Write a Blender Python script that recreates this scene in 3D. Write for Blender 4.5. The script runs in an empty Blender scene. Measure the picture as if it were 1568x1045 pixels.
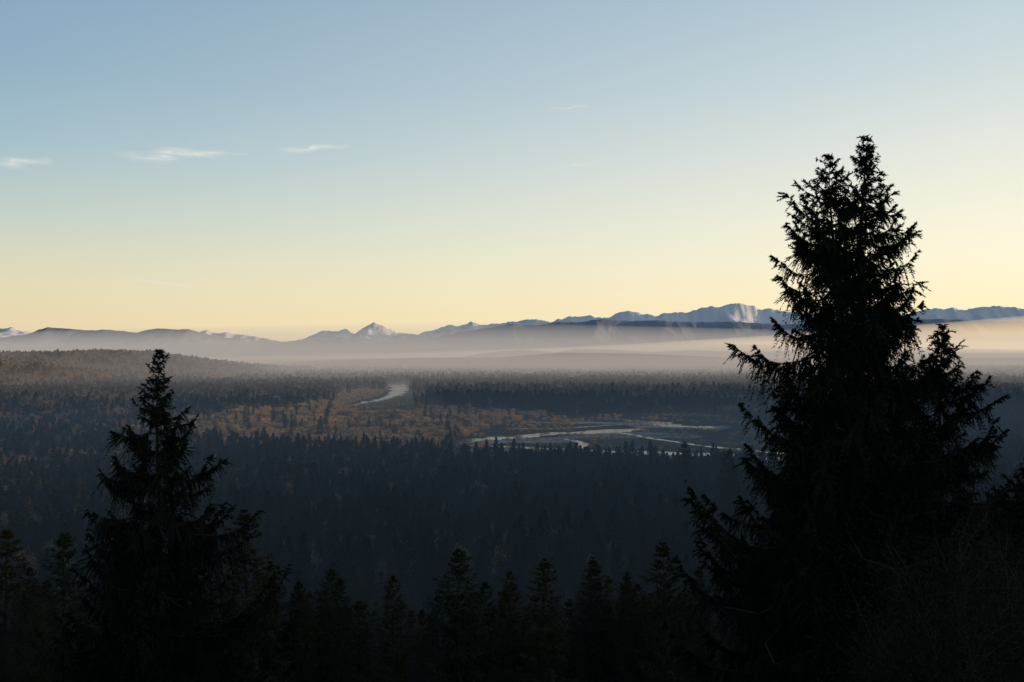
import bpy, bmesh, math, numpy as np
from mathutils import noise as mn, Vector
rng = np.random.default_rng(7)
F = 1524.0; HY = 545.0; CZ = 100.0
SUN_AZ = 75.0; SUN_EL = 7.0

def lin(c):
    return tuple(((v/255)/12.92 if v/255 <= .04045 else ((v/255+.055)/1.055)**2.4) for v in c)

scene = bpy.context.scene
col = scene.collection

# ------------------------------------------------------------------ materials
def new_mat(name):
    m = bpy.data.materials.new(name); m.use_nodes = True
    nt = m.node_tree; nt.nodes.clear()
    return m, nt, nt.nodes.new('ShaderNodeOutputMaterial')

def noise_mat(name, c1, c2, scale, rough=.95, rand=False, spec=.1, c3=None, coord='Object', diffuse=False):
    m, nt, out = new_mat(name)
    N = nt.nodes.new; L = nt.links.new
    if diffuse:
        b = N('ShaderNodeBsdfDiffuse'); cin = b.inputs['Color']
    else:
        b = N('ShaderNodeBsdfPrincipled'); cin = b.inputs['Base Color']
        b.inputs['Roughness'].default_value = rough
        b.inputs['Specular IOR Level'].default_value = spec
    tc = N('ShaderNodeTexCoord')
    nz = N('ShaderNodeTexNoise'); nz.inputs['Scale'].default_value = scale; nz.inputs['Detail'].default_value = 3
    L(tc.outputs[coord], nz.inputs['Vector'])
    r = N('ShaderNodeValToRGB')
    r.color_ramp.elements[0].position = .35; r.color_ramp.elements[1].position = .65
    r.color_ramp.elements[0].color = (*c1, 1); r.color_ramp.elements[1].color = (*c2, 1)
    L(nz.outputs['Fac'], r.inputs['Fac'])
    src = r.outputs['Color']
    if rand:
        oi = N('ShaderNodeObjectInfo')
        mx = N('ShaderNodeMix'); mx.data_type = 'RGBA'
        L(oi.outputs['Random'], mx.inputs['Factor'])
        L(src, mx.inputs[6]); mx.inputs[7].default_value = (*(c3 or c2), 1)
        src = mx.outputs[2]
    L(src, cin)
    L(b.outputs[0], out.inputs['Surface'])
    return m

M_needle = noise_mat('spruce_needles', (.010,.017,.012), (.026,.036,.022), .9, diffuse=True)
M_bark = noise_mat('spruce_bark', (.035,.026,.02), (.07,.055,.042), 6)
M_conif = noise_mat('conifer_mass', (.018,.032,.025), (.038,.054,.034), .25, rand=True, c3=(.075,.06,.028), diffuse=True)
M_decid = noise_mat('deciduous_twigs', (.19,.12,.06), (.31,.20,.10), .3, rand=True, c3=(.13,.11,.075), diffuse=True)
M_shrub = noise_mat('willow_shrub', (.46,.27,.11), (.66,.42,.18), .3, rand=True, c3=(.40,.29,.15), diffuse=True)
M_birch = noise_mat('birch_bark', (.13,.12,.10), (.25,.23,.21), 2)
M_bush = noise_mat('bush_twigs', (.02,.017,.012), (.045,.035,.02), 1.5)

# ------------------------------------------------------------------ mesh helpers
def mesh_obj(name, V, T, mats, midx=None, link=True, smooth=False):
    V = np.asarray(V, np.float32); T = np.asarray(T, np.int32)
    me = bpy.data.meshes.new(name)
    k = T.shape[1]
    me.vertices.add(len(V)); me.vertices.foreach_set('co', V.ravel())
    me.loops.add(T.size); me.loops.foreach_set('vertex_index', T.ravel())
    me.polygons.add(len(T))
    me.polygons.foreach_set('loop_start', np.arange(0, T.size, k, dtype=np.int32))
    me.polygons.foreach_set('loop_total', np.full(len(T), k, dtype=np.int32))
    for m in mats: me.materials.append(m)
    if midx is not None: me.polygons.foreach_set('material_index', np.asarray(midx, np.int32))
    if smooth: me.polygons.foreach_set('use_smooth', np.ones(len(T), dtype=bool))
    me.update(calc_edges=True); me.validate()
    ob = bpy.data.objects.new(name, me)
    if link: col.objects.link(ob)
    return ob

class MB:
    def __init__(s): s.V=[]; s.T=[]; s.M=[]; s.n=0
    def add(s, V, T, m):
        s.V.append(np.asarray(V, float)); s.T.append(np.asarray(T)+s.n); s.M.append(np.full(len(T), m)); s.n += len(V)
    def tris(s, A, m):  # (N,3,3)
        A = A.reshape(-1,3,3); n=len(A)
        s.add(A.reshape(-1,3), np.arange(n*3).reshape(-1,3), m)
    def tube(s, P, R, k, m):
        P = np.asarray(P,float); n=len(P)
        T = np.gradient(P, axis=0); T /= np.linalg.norm(T,axis=1)[:,None]+1e-9
        ref = np.where(np.abs(T[:,2:3])>.8, np.array([[1.,0,0]]), np.array([[0,0,1.]]))
        A = np.cross(T,ref); A/=np.linalg.norm(A,axis=1)[:,None]+1e-9; B=np.cross(T,A)
        a = np.linspace(0,2*math.pi,k,endpoint=False)
        V = P[:,None]+np.asarray(R)[:,None,None]*(np.cos(a)[None,:,None]*A[:,None]+np.sin(a)[None,:,None]*B[:,None])
        F_=[]
        for i in range(n-1):
            for j in range(k):
                q=(j+1)%k; a0=i*k+j; b0=i*k+q; c0=a0+k; d0=b0+k
                F_ += [(a0,b0,d0),(a0,d0,c0)]
        s.add(V.reshape(-1,3), np.array(F_), m)
    def obj(s, name, mats, **kw):
        return mesh_obj(name, np.concatenate(s.V), np.concatenate(s.T), mats, np.concatenate(s.M), **kw)

def norm(v): return v/(np.linalg.norm(v,axis=-1,keepdims=True)+1e-9)

def spruce(name, H, prof, seed, sp=.075, tuft=.045, tl=.13, tw=.034, whorl=.42, nper=5, mats=None, link=True, bottom=1.0, lean=(0,0), wood=True, steps=0.0):
    """H height, prof list of (distance below the top, crown radius)"""
    r = np.random.default_rng(seed); mb = MB()
    hero = steps>0
    pt=[p[0] for p in prof]; pr=[p[1] for p in prof]
    def axis(z):
        t=z/H
        return np.array([lean[0]*t*t+.05*math.sin(z*.9+seed), lean[1]*t*t+.05*math.cos(z*.7+seed), z])
    zs=np.linspace(-.5,H,26)
    rb=.012*H+.02
    mb.tube([axis(z) for z in zs],[max(.008,rb*(1-max(z,0)/H)**.9) for z in zs],9 if wood else 5,1)
    z=H-.12
    d=.12
    az0=r.uniform(0,6.28)
    while z>bottom:
        n=nper if d>1 else 4
        a0=r.uniform(0,6.28)
        wf=r.uniform(.78,1.06)
        if hero and d>1.2:
            wf*=1-steps*(.5+.5*math.sin(d*3.1+seed+.8*math.sin(d*1.3)))
        for i in range(n+(1 if r.random()<.5 else 0)):
            az=a0+i*6.283/n+r.normal(0,.3)
            R=np.interp(d,pt,pr)*wf*r.uniform(.5,1.12)
            if hero:
                R*=1-.26*(.5+.5*math.sin(2*az+d*1.1+az0))
                if r.random()<.10: R*=1.3
            elif r.random()<.06: R*=1.2
            R=max(R,.12)
            zb=z+r.normal(0,.14 if d>1 else .03)
            t=min(1,d/6.0)
            if hero:
                a=.62*(1-t)**1.3-.52*t+r.normal(0,.12)
                b=.14+.44*t+r.normal(0,.10); pw=3.2
            else:
                a=.80*(1-t)**1.5-.50*t+r.normal(0,.10)
                b=.10+.52*t+r.normal(0,.08); pw=2.6
            n_=11; s=np.linspace(0,1,n_)
            dr=np.array([math.cos(az),math.sin(az),0]); la=np.array([-math.sin(az),math.cos(az),0])
            base=axis(zb)
            wob=r.normal(0,.10)*R; w2=r.normal(0,.035)*R
            P=base+dr*(R*s)[:,None]+np.array([0,0,1])*(R*(a*s+b*s**pw)+w2*np.sin(s*9))[:,None]+la*(wob*np.sin(s*4))[:,None]
            if wood: mb.tube(P[::2],np.linspace(.008+.009*R,.004,6),3,1)
            k=max(8,int(R/sp)*2)
            if hero and d<7: k=int(k*1.3)
            sk=np.sort(r.uniform(.10 if R<1.5 else .2,1.0,k))**.85
            p=np.stack([np.interp(sk,s,P[:,c]) for c in range(3)],1)
            Tn=norm(np.gradient(P,axis=0)); tg=np.stack([np.interp(sk,s,Tn[:,c]) for c in range(3)],1)
            side=r.choice([-1.,1.],k)
            lm=min(.62 if hero else .72,.15+.17*R)
            l=lm*(.30+.8*np.sin(math.pi*np.clip(sk,0,1)**.8*.86))*r.uniform(.4,1.3,k)
            if hero: l*=(.75+.5*np.sin(sk*R*7+az*3))   # clumps along the limb
            l=np.maximum(l,.06)
            D=norm(tg*r.uniform(.1 if hero else .3,.7,k)[:,None]+la*(side*r.uniform(.1,.8,k))[:,None]+r.normal(0,.18,(k,3)))
            hang=((.6+1.5*t) if hero else (.3+1.05*t))*r.uniform(.3,1.7,k)*(1-.8*sk**3)
            m=max(3,int(lm/tuft))
            u=(np.arange(m)+.5)/m
            Q=p[:,None]+D[:,None]*(l[:,None]*u)[:,:,None]
            Q[:,:,2]-=l[:,None]*hang[:,None]*(u**1.4)[None]*1.1
            DD=D[:,None]*np.ones((1,m,1)); DD[:,:,2]-=hang[:,None]*u[None]
            DD=norm(DD)
            Q=np.concatenate([Q,Q],1); DD=np.concatenate([DD,DD],1)
            Q=Q.reshape(-1,3); DD=norm(DD.reshape(-1,3)+r.normal(0,.5,(len(Q),3)))
            W=norm(np.cross(DD,r.normal(0,1,Q.shape)))
            tlr=tl*r.uniform(.6,1.25,len(Q))[:,None]; twr=tw*r.uniform(.6,1.3,len(Q))[:,None]
            A=np.stack([Q-W*twr*.5-DD*tlr*.3,Q+W*twr*.5-DD*tlr*.3,Q+DD*tlr*.7],1)
            mb.tris(A,0)
            e=p+D*l[:,None]; e[:,2]-=l*hang*1.1
            W2=norm(np.cross(D,r.normal(0,1,D.shape)))*.010
            mb.tris(np.stack([p-W2,p+W2,e],1),0)
        st=whorl*r.uniform(.55,1.2)*(.55 if d<1.2 else 1)
        z-=st; d+=st
    return mb.obj(name, mats or [M_needle,M_bark], link=link)

def broadleaf(name, H, R, seed, n, size, matc, matt, trunk=True, low=.25):
    r=np.random.default_rng(seed); mb=MB()
    stems = 1 if trunk else 6
    tips=[]
    for s in range(stems):
        az=r.uniform(0,6.28); off=0 if trunk else R*.35
        top=np.array([math.cos(az)*R*(.15 if trunk else .6),math.sin(az)*R*(.15 if trunk else .6),H*r.uniform(.8,.98)])
        b=np.array([math.cos(az)*off,math.sin(az)*off,-.3])
        P=[b+(top-b)*t+np.array([math.sin(3*t+s),math.cos(2*t+s),0])*.02*H*t for t in np.linspace(0,1,6)]
        mb.tube(P,np.linspace(.010*H if trunk else .006*H,.01,6),5,1)
        for i in range(10 if trunk else 3):
            t=r.uniform(low,.9); a=r.uniform(0,6.28); q=b+(top-b)*t
            ln=R*(1.1-.6*t)*r.uniform(.6,1)
            e=q+np.array([math.cos(a)*ln,math.sin(a)*ln,ln*r.uniform(.5,1.1)])
            mid=(q+e)/2+np.array([0,0,-.08*ln])
            mb.tube([q,mid,e],[.005*H,.003*H,.01],3,1)
            tips += [e,mid,(e+mid)/2]
        tips.append(top)
    tips=np.array(tips)
    c=tips[r.integers(0,len(tips),n)]
    Q=c+r.normal(0,R*.22,(n,3)); Q[:,2]=np.clip(Q[:,2],.1*H if trunk else .2,H*1.02)
    D=norm(r.normal(0,1,(n,3))+np.array([0,0,.7])); W=norm(np.cross(D,r.normal(0,1,(n,3))))
    s1=size*r.uniform(.5,1.4,n)[:,None]
    mb.tris(np.stack([Q-W*s1*.22,Q+W*s1*.22,Q+D*s1],1),0)
    return mb.obj(name,[matc,matt],link=False)

# ------------------------------------------------------------------ terrain
def sstep(a,b,x):
    t=np.clip((x-a)/(b-a),0,1); return t*t*(3-2*t)
BY=[-3000,-100,-5,5,15,35,60,190,300,380,1e6]; BZ=[112,101,98.4,97.8,92,83,75,34,5,0,0]
def terr(x,y):
    x=np.asarray(x,float); y=np.asarray(y,float)
    q=x-60; q=np.where(q>0,q*q/(q+40),0)
    t=y-1.45*q
    z=np.interp(t,BY,BZ)
    z=z+50*sstep(-20,-260,t)*sstep(120,420,x)  # unseen ridge on the right, raised so its shadow covers the foreground
    edge=sstep(-1100,-2050,x+ .03*(y-4800))
    z=z+edge*(96+9*np.sin(x/420.)+5*np.sin(x/170.))*np.exp(-((y-5000)/1250)**2)
    z=z+sstep(-1200,-2000,x)*(44+8*np.sin(x/300.))*np.exp(-((y-3400)/420)**2)
    z=z+sstep(-2600,-5200,x)*60*np.exp(-((y-6500)/2500)**2)
    px=784+F*x/np.maximum(y,500)
    hp=np.interp(px,[200,420,560,690,740,800,850,880,930,1000,1060,1110,1180,1400,1568,1900],[30,35,45,50,130,178,146,182,176,140,158,136,134,140,136,126])
    z=z+hp*np.exp(-((y-12500)/1500)**2)*(y>5000)
    hp2=np.interp(px,[0,300,500,640,760,860,1000,1150,1300,1568],[10,20,60,72,66,104,96,64,86,76])
    z=z+hp2*np.exp(-((y-8300)/800)**2)*(y>4500)
    z=z+ (12*np.sin(x/900.+1)*np.sin(y/1100.)+10)*sstep(4500,7500,np.hypot(x,y))*sstep(-2000,2000,y)
    z=z+1.5*np.sin(x/23.)*np.sin(y/31.)*sstep(2,20,z)*(np.hypot(x,y)>20)
    return z
az=np.radians(np.concatenate([np.arange(-180,-42,3),np.arange(-42,50,.25),np.arange(50,180,2)]))
rad=np.concatenate([[.5],np.geomspace(2,500,70),np.geomspace(520,3500,80),np.geomspace(3600,30000,110),np.geomspace(32000,90000,14)])
A_,R_=np.meshgrid(az,rad); X=R_*np.sin(A_); Y=R_*np.cos(A_); Z=terr(X,Y)
na=len(az); nr=len(rad)
I=np.arange(nr-1)[:,None]*na+np.arange(na)[None]; J=np.arange(nr-1)[:,None]*na+(np.arange(na)[None]+1)%na
Q=np.stack([I,I+na,J+na,J],-1).reshape(-1,4)[:, ::-1]
M_ground,nt,out=new_mat('forest_floor')
N=nt.nodes.new; L=nt.links.new
b=N('ShaderNodeBsdfDiffuse')
geo=N('ShaderNodeNewGeometry')
n1=N('ShaderNodeTexNoise'); n1.inputs['Scale'].default_value=.02; n1.inputs['Detail'].default_value=8
n2=N('ShaderNodeTexNoise'); n2.inputs['Scale'].default_value=.0012; n2.inputs['Detail'].default_value=6
L(geo.outputs['Position'],n1.inputs['Vector']); L(geo.outputs['Position'],n2.inputs['Vector'])
r1=N('ShaderNodeValToRGB'); r1.color_ramp.elements[0].position=.35; r1.color_ramp.elements[1].position=.7
r1.color_ramp.elements[0].color=(.022,.026,.016,1); r1.color_ramp.elements[1].color=(.075,.055,.035,1)
r2=N('ShaderNodeValToRGB'); r2.color_ramp.elements[0].position=.45; r2.color_ramp.elements[1].position=.6
r2.color_ramp.elements[0].color=(.03,.035,.022,1); r2.color_ramp.elements[1].color=(.13,.11,.07,1)
L(n1.outputs['Fac'],r1.inputs['Fac']); L(n2.outputs['Fac'],r2.inputs['Fac'])
mx=N('ShaderNodeMix'); mx.data_type='RGBA'; mx.inputs['Factor'].default_value=.4
L(r1.outputs[0],mx.inputs[6]); L(r2.outputs[0],mx.inputs[7]); L(mx.outputs[2],b.inputs['Color']); L(b.outputs[0],out.inputs['Surface'])
mesh_obj('ground',np.stack([X,Y,Z],-1).reshape(-1,3),Q,[M_ground],smooth=True)

def g(px,py):
    y=CZ*F/(py-HY); return ((px-784)/F*y,y)

# ------------------------------------------------------------------ river and gravel
def ribbon(name,pts,w,z,mat,sd=0,wn=.3):
    P=np.array([g(*p) for p in pts]); 
    d=np.r_[0,np.cumsum(np.linalg.norm(np.diff(P,axis=0),axis=1))]
    n=max(20,int(d[-1]/8)); u=np.linspace(0,d[-1],n)
    C=np.stack([np.interp(u,d,P[:,0]),np.interp(u,d,P[:,1])],1)
    k=np.hanning(15); k/=k.sum()
    C=np.stack([np.convolve(np.pad(C[:,i],7,mode='edge'),k,'valid') for i in (0,1)],1)
    T=norm(np.gradient(C,axis=0)); Nn=np.stack([-T[:,1],T[:,0]],1)
    ww=np.interp(u/d[-1],np.linspace(0,1,len(w)),w)
    def f(s): return np.maximum(.12,1+wn*np.array([mn.noise(Vector((x/60.,s,sd)))+.6*mn.noise(Vector((x/17.,s+5,sd))) for x in u])*2.2)
    m=7; rows=np.linspace(-1,1,m)
    wl=ww*f(1.3); wr=ww*f(7.7)
    V=[]
    for r_ in rows:
        ww_=np.where(r_<0,wl,wr)
        V.append(np.c_[C+Nn*(ww_*r_*.5)[:,None],np.full(n,z)])
    V=np.stack(V,1).reshape(-1,3)
    I=(np.arange(n-1)[:,None]*m+np.arange(m-1)[None])
    Q=np.stack([I,I+m,I+m+1,I+1],-1).reshape(-1,4)
    ob=mesh_obj(name,V,Q,[mat]); return C,ww,ob

M_water,nt,out=new_mat('river_water')
N=nt.nodes.new; L=nt.links.new
b=N('ShaderNodeBsdfPrincipled'); b.inputs['Base Color'].default_value=(.03,.045,.05,1); b.inputs['Roughness'].default_value=.14; b.inputs['IOR'].default_value=1.33
geo=N('ShaderNodeNewGeometry'); nz=N('ShaderNodeTexNoise'); nz.inputs['Scale'].default_value=.06; nz.inputs['Detail'].default_value=6
L(geo.outputs['Position'],nz.inputs['Vector'])
bp=N('ShaderNodeBump'); bp.inputs['Strength'].default_value=.45; bp.inputs['Distance'].default_value=1.2
L(nz.outputs['Fac'],bp.inputs['Height']); L(bp.outputs[0],b.inputs['Normal']); L(b.outputs[0],out.inputs['Surface'])
M_gravel=noise_mat('gravel',(.10,.10,.098),(.36,.35,.33),.03,coord='Object')

chan=[]
rv=[('river',[(606,580),(610,590),(612,598),(603,606),(580,613),(548,619),(520,624)],[28,40,54,52,34,26,14],.35),
    ('river',[(640,682),(700,678),(740,673),(800,669),(860,664),(940,660),(990,657)],[14,28,36,34,34,44,14],.36),
    ('river',[(860,640),(920,641),(970,644),(1010,650),(1050,653),(1100,657)],[10,18,26,44,52,20],.37),
    ('river',[(700,682),(760,684),(825,687),(900,691),(960,694),(1030,695),(1100,697),(1180,702),(1300,712)],[8,14,18,16,26,30,30,28,26],.35),
    ('river',[(860,672),(900,680),(880,689)],[8,10,9],.38),
    ('river',[(940,662),(1000,672),(1060,682),(1150,690),(1250,700)],[8,9,8,14,16],.39),
    ('river',[(770,655),(830,658),(900,654),(960,650),(1020,652)],[6,9,8,12,8],.34)]
for i,(n_,p_,w_,z_) in enumerate(rv):
    c,w,o=ribbon(n_,p_,w_,z_,M_water,sd=i*3.1,wn=.5); chan.append((c,w))
gb=[('gravel_bar',[(690,680),(790,676),(900,669),(1000,666),(1080,670)],[30,80,90,80,50],.10),
    ('gravel_bar',[(800,646),(930,648),(1030,654),(1120,657)],[20,45,70,50],.14),
    ('gravel_bar',[(700,690),(850,690),(1000,697),(1200,706)],[20,50,60,70],.18),
    ('gravel_bar',[(618,590),(622,600),(604,610),(560,620)],[30,50,40,30],.10)]
for i,(n_,p_,w_,z_) in enumerate(gb): ribbon(n_,p_,w_,z_,M_gravel,sd=20+i*2.3,wn=.5)
CH=np.concatenate([c for c,w in chan]); CW=np.concatenate([w for c,w in chan])

# ------------------------------------------------------------------ forest mass (one instanced collection)
pc=bpy.data.collections.new('forest_prototypes')
protos=[]
def reg(o): pc.objects.link(o); protos.append(o)
P1=[(0,.05),(2,1.1),(6,2.5),(12,3.4),(18,3.9),(24,4.1)]
P2=[(0,.2),(1.5,1.2),(5,2.3),(10,2.9),(18,3.1),(24,3.2)]
FM=[M_conif,M_bark]
for i in range(4):   # 0-3 distant conifers
    reg(spruce(f'p{i:02d}_conifer',18+2*i,P1 if i%2 else P2,100+i,sp=.85,tuft=.5,tl=1.1,tw=.46,whorl=1.1,nper=5,mats=FM,link=False,bottom=4.5,wood=False))
for i in range(4,7): # 4-6 nearer conifers
    reg(spruce(f'p{i:02d}_conifer',22+2*(i-4),P1 if i%2 else P2,200+i,sp=.24,tuft=.2,tl=.45,tw=.12,whorl=.95,nper=6,mats=FM,link=False,bottom=2,wood=True))
for i in range(7,10): # 7-9 bare broadleaf
    reg(broadleaf(f'p{i:02d}_broadleaf',16+i%3,4.2,300+i,800,.95,M_decid,M_birch))
for i in range(10,13): # 10-12 shrubs
    reg(broadleaf(f'p{i:02d}_shrub',7,3.6,400+i,600,.7,M_shrub,M_bush,trunk=False))

pts=[];idx=[];scl=[]
def inpoly(x,y,poly):
    c=np.zeros(len(x),bool); j=len(poly)-1
    for i in range(len(poly)):
        xi,yi=poly[i]; xj,yj=poly[j]
        cond=((yi>y)!=(yj>y))&(x<(xj-xi)*(y-yi)/(yj-yi+1e-9)+xi); c^=cond; j=i
    return c
open_poly=[g(*p) for p in [(690,700),(705,676),(760,655),(830,640),(1000,636),(1080,636),(1160,648),(1230,668),(1260,730),(1000,722),(690,712)]]
shrub_poly=[g(*p) for p in [(215,668),(260,650),(340,636),(420,628),(520,618),(620,618),(700,630),(780,634),(830,642),(800,652),(740,664),(700,700),(600,700),(480,690),(330,690)]]
clump=lambda x,y,s,o: np.array([mn.noise(Vector((a/s,b_/s,o))) for a,b_ in zip(x,y)])
for (r0,r1,sp_) in [(168,420,8.5),(420,1000,7.8),(1000,2000,10),(2000,3600,14),(3600,7600,24)]:
    n=int(r1/sp_)
    gx,gy=np.meshgrid(np.arange(-n,n+1)*sp_,np.arange(0,n+1)*sp_)
    x=gx.ravel()+rng.uniform(-.5,.5,gx.size)*sp_; y=gy.ravel()+rng.uniform(-.5,.5,gx.size)*sp_
    r=np.hypot(x,y); a=np.degrees(np.arctan2(x,y))
    k=(r>=r0)&(r<r1)&(a>-34)&(a<36); x,y,r,a=x[k],y[k],r[k],a[k]
    dm=np.full(len(x),1e9)
    if r1>420 and r0<3600:
        for i0 in range(0,len(CH),1):
            d=np.hypot(x-CH[i0,0],y-CH[i0,1])-CW[i0]*.5; dm=np.minimum(dm,d)
    cl=clump(x,y,170,1.); cl2=clump(x,y,45,4.); cl3=clump(x,y,600,9.)
    jx=x+60*cl; jy=y+80*cl2
    op=inpoly(x,y,open_poly); sh=inpoly(jx,jy,shrub_poly)&~op
    u=rng.random(len(x))
    s=rng.uniform(.74,1.06,len(x))
    px_=784+F*x/y
    left=sstep(-2,-12,a)*sstep(600,950,r)
    pd=np.clip(.14+cl*.8+cl3*.4+.36*left+.25*left*sstep(2600,3800,r),0.03,.85)
    near=r<420
    pd=np.where(near,-1,np.where(r<900,pd*.5,pd))
    con=u>pd
    t=np.where(con,np.where(near,rng.integers(4,7,len(x)),rng.integers(0,4,len(x))),rng.integers(7,10,len(x)))
    s=s*(1+cl2*.35); s=np.where(near,s*rng.uniform(.45,.98,len(x)),s)
    band=(y>1700)&(y<2700)&(px_>650+60*cl2); s=np.where(band,s*1.25,s)
    keep=np.ones(len(x),bool)
    t=np.where(sh,np.where(rng.random(len(x))<.90,rng.integers(10,13,len(x)),rng.integers(6,9,len(x))),t)
    s=np.where(sh,rng.uniform(.7,1.5,len(x))*(1+cl2*.5)*np.where(t<10,.7,1),s)
    keep&=~(sh&(cl2<-.28))
    bar=op&(cl2>.02)&(rng.random(len(x))<.8)
    t=np.where(op,rng.integers(10,13,len(x)),t); s=np.where(op,rng.uniform(.25,.8,len(x)),s)
    keep&=~op|bar
    keep&=dm>np.where(op|sh,5,14)
    lowz=((px_-575)/78)**2+((y-2200)/780)**2+1.1*cl2+.6*cl<1.1
    t=np.where(lowz,rng.integers(10,13,len(x)),t); s=np.where(lowz,rng.uniform(.35,.8,len(x)),s)
    if r0>=2000: s=s*(1.0 if r0<3600 else 1.1)
    keep&=~((r>2600)&(cl>.33)&(rng.random(len(x))<.9))   # meadows
    x,y,t,s=x[keep],y[keep],t[keep],s[keep]
    w=1.25 if r0<400 else (1.0 if r0<1000 else (1.15 if r0<2000 else (1.55 if r0<3600 else 2.5)))
    pts.append(np.c_[x,y,terr(x,y)-.3]); idx.append(t); scl.append(np.c_[s*w*rng.uniform(.85,1.15,len(s)),s*w,s])
# trees along the added shading ridge (out of frame to the right)
x=rng.uniform(250,2600,3500); y=rng.uniform(100,2600,3500); q=y-1.45*(x-60); k=(q<60)&(q>-450)&(np.degrees(np.arctan2(x,y))>31)
x,y=x[k],y[k]; pts.append(np.c_[x,y,terr(x,y)-.3]); idx.append(rng.integers(0,4,len(x))); s=rng.uniform(.8,1.1,len(x)); scl.append(np.c_[s,s,s])
# individually visible spruces on the lower slope
for px,py,d in [(705,842,170),(738,892,185),(832,856,168),(915,866,178),(1022,832,172),(1068,868,205),(505,872,175),(462,905,200),(385,780,170),(412,862,180),(100,820,210),(12,812,210),(628,935,210),(865,918,190),(960,895,205),(1120,690,560),(1048,678,640),(552,920,172),(672,912,205),(785,945,180)]:
    x=(px-784)/F*d; zt=CZ-(py-HY)/F*d; zb=float(terr(x,d)); i=int(rng.integers(4,7)); h=22+2*(i-4)
    s=(zt-zb)/h; ws=max(s,.8)*rng.uniform(1.3,1.7); pts.append(np.array([[x,d,zb]])); idx.append(np.array([i])); scl.append(np.array([[ws,ws,s]]))
pts=np.concatenate(pts); idx=np.concatenate(idx); scl=np.concatenate(scl)
me=bpy.data.meshes.new('forest'); me.vertices.add(len(pts)); me.vertices.foreach_set('co',pts.astype(np.float32).ravel())
at=me.attributes.new('idx','INT','POINT'); at.data.foreach_set('value',idx.astype(np.int32))
at=me.attributes.new('scl','FLOAT_VECTOR','POINT'); at.data.foreach_set('vector',scl.astype(np.float32).ravel())
rot=np.c_[rng.normal(0,.02,len(pts)),rng.normal(0,.02,len(pts)),rng.uniform(0,6.28,len(pts))]
at=me.attributes.new('rot','FLOAT_VECTOR','POINT'); at.data.foreach_set('vector',rot.astype(np.float32).ravel())
fo=bpy.data.objects.new('forest',me); col.objects.link(fo)
ng=bpy.data.node_groups.new('forest_scatter','GeometryNodeTree')
ng.interface.new_socket('Geometry',in_out='INPUT',socket_type='NodeSocketGeometry'); ng.interface.new_socket('Geometry',in_out='OUTPUT',socket_type='NodeSocketGeometry')
gi=ng.nodes.new('NodeGroupInput'); go=ng.nodes.new('NodeGroupOutput'); ip=ng.nodes.new('GeometryNodeInstanceOnPoints')
ci=ng.nodes.new('GeometryNodeCollectionInfo'); ci.inputs['Collection'].default_value=pc; ci.inputs['Separate Children'].default_value=True; ci.inputs['Reset Children'].default_value=True
def na_(nm,ty):
    n=ng.nodes.new('GeometryNodeInputNamedAttribute'); n.data_type=ty; n.inputs['Name'].default_value=nm; return n
L=ng.links.new
ai=na_('idx','INT'); as_=na_('scl','FLOAT_VECTOR'); ar=na_('rot','FLOAT_VECTOR')
e2r=ng.nodes.new('FunctionNodeEulerToRotation')
L(gi.outputs[0],ip.inputs['Points']); L(ci.outputs[0],ip.inputs['Instance']); ip.inputs['Pick Instance'].default_value=True
L(ai.outputs['Attribute'],ip.inputs['Instance Index']); L(as_.outputs['Attribute'],ip.inputs['Scale'])
L(ar.outputs['Attribute'],e2r.inputs[0]); L(e2r.outputs[0],ip.inputs['Rotation']); L(ip.outputs[0],go.inputs[0])
md=fo.modifiers.new('scatter','NODES'); md.node_group=ng

# ------------------------------------------------------------------ foreground trees
def place(px,py,d,prof,seed,lean=(0,0),name='spruce_tree',**kw):
    x=(px-784)/F*d; zt=CZ-(py-HY)/F*d; zb=float(terr(x,d))
    o=spruce(name,zt-zb,prof,seed,lean=lean,**kw); o.location=(x-lean[0],d-lean[1],zb); return o
PA=[(0,.12),(.7,.55),(1.5,.85),(2,1.5),(3,2.2),(4.3,3.0),(6.6,3.4),(8.9,3.6),(11,4.4),(12.3,5.8),(13.5,6.8),(16,7.2),(24,7.2)]
PB=[(0,.12),(.6,.7),(1.5,1.3),(2,1.8),(3.5,2.7),(6,3.4),(9.5,4.2),(11,5.4),(12.5,7.0),(15,7.6),(22,7.6)]
PC=[(0,.1),(1,.7),(2,2.0),(3.5,3.2),(5,3.8),(8,5.0),(14,6.0)]
PE=[(0,.08),(.9,.5),(1.7,.95),(2.6,1.15),(3.5,2.5),(5.2,3.2),(6.3,4.0),(8.7,4.8),(11.3,6.2),(13.2,7.0),(18,7.4)]
kw=dict(whorl=.42,nper=6,steps=.38,sp=.08,tl=.14,tw=.042)
place(1328,210,35,PA,11,lean=(.6,0),bottom=6,**kw)
place(1272,238,34,PB,23,lean=(-.5,0),bottom=6,**kw)
place(1440,498,37,PC,35,bottom=3,**kw)
place(1575,700,33,PC,47,bottom=2,**kw)
place(243,536,40,PE,59,bottom=3.5,**kw)

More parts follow.
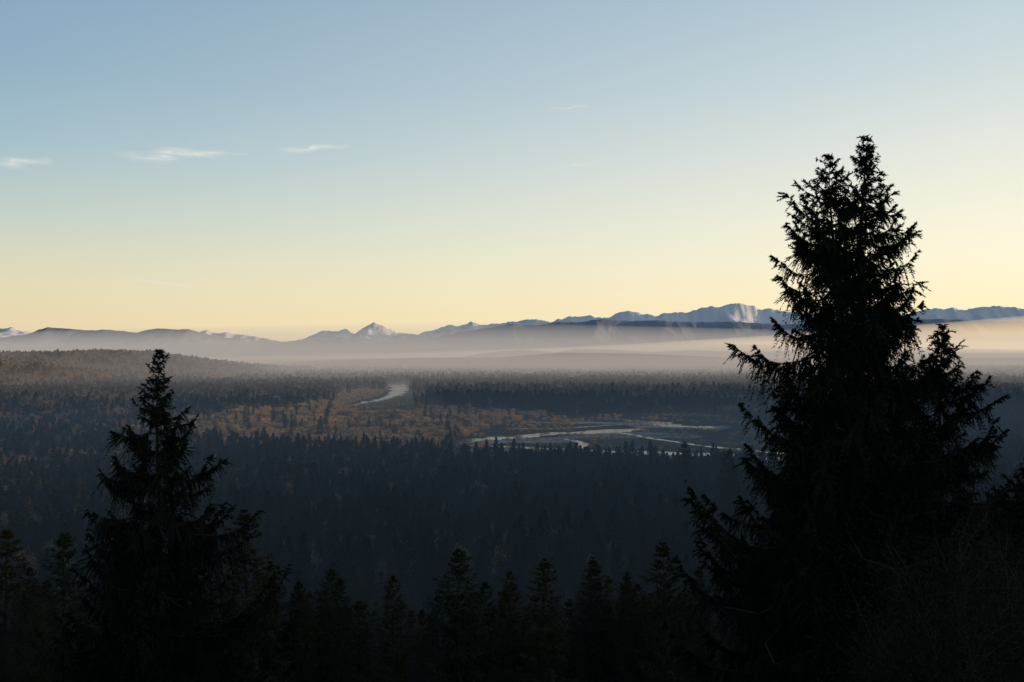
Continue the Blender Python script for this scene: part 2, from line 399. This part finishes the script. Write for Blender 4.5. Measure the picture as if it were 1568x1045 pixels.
# bare bush on the lower right slope
def bush(px,py,d,R,seed):
    x=(px-784)/F*d; zt=CZ-(py-HY)/F*d; zb=float(terr(x,d)); H=zt-zb
    r=np.random.default_rng(seed); mb=MB(); tips=[]
    for s in range(26):
        a=r.uniform(0,6.28); e=np.array([math.cos(a)*R*r.uniform(.2,.9),math.sin(a)*R*r.uniform(.2,.9),H*r.uniform(.6,1)])
        b0=np.array([math.cos(a)*.3,math.sin(a)*.3,0]); P=[b0+(e-b0)*t+np.array([0,0,H*.12*math.sin(t*3.1)]) for t in np.linspace(0,1,6)]
        mb.tube(P,np.linspace(.05,.008,6),4,1)
        for t in r.uniform(.35,1,22):
            q=b0+(e-b0)*t+np.array([0,0,H*.12*math.sin(t*3.1)]); f=q+r.normal(0,.7,3)+np.array([0,0,.5]); mb.tube([q,(q+f)/2+r.normal(0,.06,3),f],[.012,.008,.003],3,1); tips+=[(q+f)/2,f]
    tips=np.array(tips); n=24000
    Q=tips[r.integers(0,len(tips),n)]+r.normal(0,.28,(n,3)); D=norm(r.normal(0,1,(n,3))+[0,0,.5]); W=norm(np.cross(D,r.normal(0,1,(n,3))))
    s1=r.uniform(.04,.16,n)[:,None]; mb.tris(np.stack([Q-W*.012,Q+W*.012,Q+D*s1],1),0)
    o=mb.obj('bush',[M_bush,M_bark]); o.location=(x,d,zb)
bush(1500,830,26,2.6,5); bush(1420,930,24,2.4,6); bush(1560,760,30,2.8,8)

# ------------------------------------------------------------------ mountains
def mountain(name,y0,hd,prof,mat,sd,jag,nx=1300,nv=46,lo=.30):
    px=np.array([p[0] for p in prof],float); py=np.array([p[1] for p in prof],float)
    xs=np.linspace(-.8,.8,nx)*y0
    vs=np.linspace(-1,1,nv)
    V=np.zeros((nv,nx,3))
    XX=np.zeros((nv,nx)); JG=np.zeros((nv,nx)); RG=np.zeros((nv,nx)); YN=np.zeros(nx)
    for j,x in enumerate(xs):
        YN[j]=350*mn.noise(Vector((x/3000.,sd,3)))
        for i,v in enumerate(vs):
            # spurs wander sideways away from the crest instead of running straight down
            XX[i,j]=x+abs(v)*4200*(mn.noise(Vector((x/5200.,v*2.3,sd+11)))+.4*mn.noise(Vector((x/1500.,v*4,sd+17))))
            JG[i,j]=min(2.2,mn.ridged_multi_fractal(Vector((x/1500.,v*1.6,sd)),.8,2.1,5,1.,2.))-1.1
            RG[i,j]=min(1.7,mn.ridged_multi_fractal(Vector((x/2600.,v*hd/3800.,sd)),.9,2.1,5,1.,2.))
    # smooth the crest profile with depth so it is not extruded down the slope
    E=CZ+(HY-np.interp(784+F*XX/y0,px,py))/F*y0
    for i,v in enumerate(vs):
        kk=int(4+abs(v)*60)|1
        if abs(v)>.04:
            ker=np.hanning(kk+2)[1:-1]; ker/=ker.sum(); E[i]=np.convolve(np.pad(E[i],kk//2,mode='edge'),ker,'valid')
        s=max(0,1-abs(v)**.9); w=min(1,abs(v)*6)
        V[i,:,0]=xs; V[i,:,1]=y0+v*hd+YN; V[i,:,2]=(E[i]+jag*JG[i])*s*(1-w*lo*(1.7-RG[i]))-60*abs(v)
    I=(np.arange(nv-1)[:,None]*nx+np.arange(nx-1)[None])
    Q=np.stack([I,I+1,I+nx+1,I+nx],-1).reshape(-1,4)
    return mesh_obj(name,V.reshape(-1,3),Q,[mat])
def mmat(name,snow0,snow1,hazed_rock1,hazed_rock2,sn=.62):
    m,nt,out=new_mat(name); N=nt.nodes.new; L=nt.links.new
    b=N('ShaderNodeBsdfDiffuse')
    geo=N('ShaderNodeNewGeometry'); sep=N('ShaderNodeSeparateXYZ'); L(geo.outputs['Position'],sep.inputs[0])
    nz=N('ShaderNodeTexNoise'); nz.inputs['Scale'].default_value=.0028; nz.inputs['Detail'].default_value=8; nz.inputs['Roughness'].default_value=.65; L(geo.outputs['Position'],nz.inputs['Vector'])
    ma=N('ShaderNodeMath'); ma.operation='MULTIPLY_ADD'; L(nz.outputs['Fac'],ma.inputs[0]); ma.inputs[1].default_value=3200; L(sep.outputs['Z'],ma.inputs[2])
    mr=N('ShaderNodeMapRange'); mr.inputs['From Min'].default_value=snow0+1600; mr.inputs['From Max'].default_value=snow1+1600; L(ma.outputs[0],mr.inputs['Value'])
    r=N('ShaderNodeValToRGB'); r.color_ramp.elements[0].color=(*hazed_rock1,1); r.color_ramp.elements[1].color=(*hazed_rock2,1); L(nz.outputs['Fac'],r.inputs['Fac'])  # rock tones made pale and bluish to carry the airlight of distance
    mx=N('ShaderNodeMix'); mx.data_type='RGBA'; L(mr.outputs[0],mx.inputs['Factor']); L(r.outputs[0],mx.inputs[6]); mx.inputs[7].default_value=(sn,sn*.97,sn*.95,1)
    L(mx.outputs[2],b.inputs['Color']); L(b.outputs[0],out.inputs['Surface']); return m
back=[(-600,505),(-300,500),(-100,506),(0,502),(20,499),(45,506),(60,511),(90,512),(300,512),(318,506),(345,511),(380,513),(425,523),(455,520),(478,512),(492,506),(510,508),(530,505),(545,509),(560,499),(574,492),(590,498),(610,507),(640,512),(652,504),(690,496),(705,498),(720,492),(735,499),(770,495),(800,489),(840,491),(870,483),(900,480),(925,483),(960,475),(985,480),(1020,475),(1050,477),(1075,469),(1110,465),(1140,464),(1180,469),(1210,477),(1260,484),(1330,478),(1400,476),(1450,468),(1480,475),(1500,469),(1530,467),(1568,472),(1700,468),(1900,478),(2200,490)]
front=[(-600,515),(-200,508),(0,516),(40,512),(75,501),(130,504),(180,505),(210,507),(240,503),(290,504),(320,511),(350,516),(400,522),(430,527),(480,521),(530,518),(580,520),(640,522),(690,513),(740,500),(780,496),(830,494),(870,491),(920,488),(960,487),(1000,490),(1050,492),(1100,490),(1180,496),(1250,495),(1350,492),(1440,487),(1500,490),(1568,492),(1900,495),(2200,505)]
mountain('snowy_mountain_range',47000,6000,back,mmat('hazed_alpine_rock_snow',600,1500,(.24,.255,.28),(.33,.335,.35),.72),3.3,140,lo=.24)
mountain('mountain_range',33000,4500,front,mmat('hazed_forested_mountain',4300,5600,(.22,.24,.27),(.29,.30,.32)),9.1,45,lo=.12)  # airlight painted into the slope colour, far paler than real forest

# ------------------------------------------------------------------ mist and haze (homogeneous, self-lit volumes)
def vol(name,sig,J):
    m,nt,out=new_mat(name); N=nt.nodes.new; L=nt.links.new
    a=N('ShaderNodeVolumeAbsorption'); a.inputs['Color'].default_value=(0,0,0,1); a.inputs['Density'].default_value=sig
    e=N('ShaderNodeEmission'); e.inputs['Color'].default_value=(*J,1); e.inputs['Strength'].default_value=sig  # emission stands in for sunlight and skylight scattered by the mist
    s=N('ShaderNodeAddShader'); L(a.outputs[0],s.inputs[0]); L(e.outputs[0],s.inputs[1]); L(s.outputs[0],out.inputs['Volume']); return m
def bank(name,c,rd,sig,J,pw=1.5,seg=112,nr_=40,round_=False):
    """mist heap with a soft, cusped height profile: thick in the middle, thinning smoothly to its rim"""
    ph=np.linspace(0,2*math.pi,seg,endpoint=False)
    rr=np.linspace(0,1,nr_+1)[1:]**(.6 if round_ else 1.2)
    bm=bmesh.new()
    top=bm.verts.new((0,0,rd[2])); rings=[]
    for r_ in rr:
        z=rd[2]*(math.sqrt(max(0,1-r_*r_)) if round_ else (1-r_)**pw)
        rings.append([bm.verts.new((rd[0]*r_*math.cos(p),rd[1]*r_*math.sin(p),z)) for p in ph])
    low=bm.verts.new((0,0,-60))
    for i in range(seg):
        j=(i+1)%seg
        bm.faces.new((top,rings[0][i],rings[0][j])); bm.faces.new((low,rings[-1][j],rings[-1][i]))
        for a_,b_ in zip(rings[:-1],rings[1:]): bm.faces.new((a_[i],b_[i],b_[j],a_[j]))
    bmesh.ops.recalc_face_normals(bm,faces=bm.faces)
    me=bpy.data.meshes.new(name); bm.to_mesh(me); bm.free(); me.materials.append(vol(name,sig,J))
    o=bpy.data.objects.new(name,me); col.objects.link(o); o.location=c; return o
bank('emissive_haze',(-1000,14600,-10),(36000,13300,620),1/10500,(.55,.49,.43),pw=1.7)
bank('emissive_mist_bank',(12500,18000,-10),(23000,11500,1150),1/6500,(1.10,.84,.53),pw=2.1)  # warm sun glow on the right set by emission colour
bank('emissive_mist_bank',(3800,10200,-10),(13000,8300,300),1/6000,(.86,.67,.46),pw=1.5)
bank('emissive_mist_bank',(-300,5600,-5),(9000,4300,210),1/3200,(.35,.32,.305),pw=1.0)
bank('emissive_mist_bank',(60,760,0),(1500,700,84),1/1500,(.040,.064,.094),round_=True)  # blue of the shaded valley mist set by emission colour

# ------------------------------------------------------------------ cirrus
M_c,nt,out=new_mat('cirrus'); N=nt.nodes.new; L=nt.links.new
tc=N('ShaderNodeTexCoord'); 
uvm=N('ShaderNodeSeparateXYZ'); L(tc.outputs['UV'],uvm.inputs[0])
def edge(o,p):
    a=N('ShaderNodeMath'); a.operation='PINGPONG'; a.inputs[1].default_value=.5; L(o,a.inputs[0])
    q=N('ShaderNodeMath'); q.operation='MULTIPLY'; q.inputs[1].default_value=2; L(a.outputs[0],q.inputs[0])
    w=N('ShaderNodeMath'); w.operation='POWER'; w.inputs[1].default_value=p; L(q.outputs[0],w.inputs[0]); return w.outputs[0]
m1=N('ShaderNodeMath'); m1.operation='MULTIPLY'; L(edge(uvm.outputs[0],.8),m1.inputs[0]); L(edge(uvm.outputs[1],1.3),m1.inputs[1])
nz=N('ShaderNodeTexNoise'); nz.inputs['Scale'].default_value=.0009; nz.inputs['Detail'].default_value=7; nz.inputs['Distortion'].default_value=1.0; L(tc.outputs['Object'],nz.inputs['Vector'])
nr_=N('ShaderNodeMapRange'); nr_.inputs['From Min'].default_value=.25; nr_.inputs['From Max'].default_value=.62; nr_.inputs['To Max'].default_value=.95; L(nz.outputs['Fac'],nr_.inputs['Value'])
m2=N('ShaderNodeMath'); m2.operation='MULTIPLY'; L(m1.outputs[0],m2.inputs[0]); L(nr_.outputs[0],m2.inputs[1])
em=N('ShaderNodeEmission'); em.inputs['Color'].default_value=(.84,.83,.76,1); em.inputs['Strength'].default_value=.95  # sunlit brightness of the cloud put in as emission
tr=N('ShaderNodeBsdfTransparent'); ms=N('ShaderNodeMixShader'); L(m2.outputs[0],ms.inputs[0]); L(tr.outputs[0],ms.inputs[1]); L(em.outputs[0],ms.inputs[2]); L(ms.outputs[0],out.inputs['Surface'])
def cirrus(x0,y0,x1,y1,thick,alt=9000):
    def sk(px,py):
        d=(alt-CZ)*F/(HY-py); return np.array([(px-784)/F*d,d])
    A=sk(x0,y0); B=sk(x1,y1)
    mid=(y0+y1)/2; w=(alt-CZ)*F*(1/(HY-mid-thick/2)-1/(HY-mid+thick/2))
    V=[];n=24
    for i in range(n+1):
        c=A+(B-A)*i/n; ws=w*(1-.55*i/n); c=c+np.array([0,w*.12*math.sin(i*.5+x0)])
        V+= [(c[0],c[1]-ws/2,alt),(c[0],c[1]+ws/2,alt)]
    Q=[(2*i,2*i+2,2*i+3,2*i+1) for i in range(n)]
    o=mesh_obj('cirrus_cloud',V,Q,[M_c]); uv=o.data.uv_layers.new(name='UV')
    for p in o.data.polygons:
        for li,vi in zip(p.loop_indices,p.vertices): uv.data[li].uv=((vi//2)/n,vi%2)
cirrus(180,242,350,231,30); cirrus(230,236,385,234,12); cirrus(425,231,540,221,15); cirrus(-20,252,85,243,22); cirrus(195,428,315,441,14); cirrus(838,167,905,161,8); cirrus(855,254,920,250,7)

# ------------------------------------------------------------------ sky + sun
w=bpy.data.worlds.new('World'); scene.world=w; w.use_nodes=True; nt=w.node_tree; nt.nodes.clear(); N=nt.nodes.new; L=nt.links.new
out=N('ShaderNodeOutputWorld')
sky=N('ShaderNodeTexSky'); sky.sky_type='NISHITA'; sky.sun_disc=False; sky.sun_elevation=math.radians(SUN_EL); sky.sun_rotation=math.radians(SUN_AZ); sky.altitude=700
b1=N('ShaderNodeBackground'); b1.inputs[1].default_value=.01; L(sky.outputs[0],b1.inputs[0])
tc=N('ShaderNodeTexCoord'); sep=N('ShaderNodeSeparateXYZ'); L(tc.outputs['Generated'],sep.inputs[0])
pos=[0,.03,.063,.094,.127,.19,.255,.335,.65,1]
left=[(222,200,164),(228,210,172),(224,213,179),(210,211,187),(192,204,195),(162,188,198),(143,173,193),(130,160,186),(95,130,170),(80,115,160)]
right=[(255,230,178),(255,235,189),(253,238,201),(250,241,211),(244,239,216),(227,229,219),(204,216,217),(182,201,211),(125,155,185),(100,135,170)]
def ramp(cs):
    r=N('ShaderNodeValToRGB'); e=r.color_ramp.elements
    while len(e)<len(pos): e.new(.5)
    for i,(p,c) in enumerate(zip(pos,cs)): e[i].position=p; e[i].color=(*lin(c),1)
    L(sep.outputs['Z'],r.inputs['Fac']); return r
rl=ramp(left); rr=ramp(right)
vm=N('ShaderNodeVectorMath'); vm.operation='MULTIPLY'; vm.inputs[1].default_value=(1,1,0); L(tc.outputs['Generated'],vm.inputs[0])
vn=N('ShaderNodeVectorMath'); vn.operation='NORMALIZE'; L(vm.outputs[0],vn.inputs[0])
vd=N('ShaderNodeVectorMath'); vd.operation='DOT_PRODUCT'; vd.inputs[1].default_value=(math.sin(math.radians(SUN_AZ)),math.cos(math.radians(SUN_AZ)),0); L(vn.outputs[0],vd.inputs[0])
mr=N('ShaderNodeMapRange'); mr.inputs['From Min'].default_value=-.22; mr.inputs['From Max'].default_value=.66; L(vd.outputs['Value'],mr.inputs['Value'])
mx=N('ShaderNodeMix'); mx.data_type='RGBA'; L(mr.outputs[0],mx.inputs['Factor']); L(rl.outputs[0],mx.inputs[6]); L(rr.outputs[0],mx.inputs[7])
md_=N('ShaderNodeMapRange'); md_.inputs['From Min'].default_value=-1; md_.inputs['From Max'].default_value=-.22; md_.inputs['To Min'].default_value=.5; md_.inputs['To Max'].default_value=1.0; L(vd.outputs['Value'],md_.inputs['Value'])
b2=N('ShaderNodeBackground'); L(mx.outputs[2],b2.inputs[0]); L(md_.outputs[0],b2.inputs[1])
ad=N('ShaderNodeAddShader'); L(b1.outputs[0],ad.inputs[0]); L(b2.outputs[0],ad.inputs[1]); L(ad.outputs[0],out.inputs[0])

sl=bpy.data.lights.new('sun','SUN'); sl.energy=5; sl.angle=math.radians(.5); sl.color=(1,.72,.44)
so=bpy.data.objects.new('sun',sl); col.objects.link(so)
dv=Vector((math.sin(math.radians(SUN_AZ))*math.cos(math.radians(SUN_EL)),math.cos(math.radians(SUN_AZ))*math.cos(math.radians(SUN_EL)),math.sin(math.radians(SUN_EL))))
so.rotation_euler=dv.to_track_quat('Z','Y').to_euler(); so.location=(50,-20,160)

cam=bpy.data.cameras.new('camera'); co=bpy.data.objects.new('camera',cam); col.objects.link(co); scene.camera=co
cam.lens=35; cam.sensor_width=36; cam.clip_start=.1; cam.clip_end=250000
co.location=(0,0,CZ); co.rotation_euler=(math.radians(90)+math.atan((HY-522.5)/F),0,0)
scene.view_settings.view_transform='Standard'
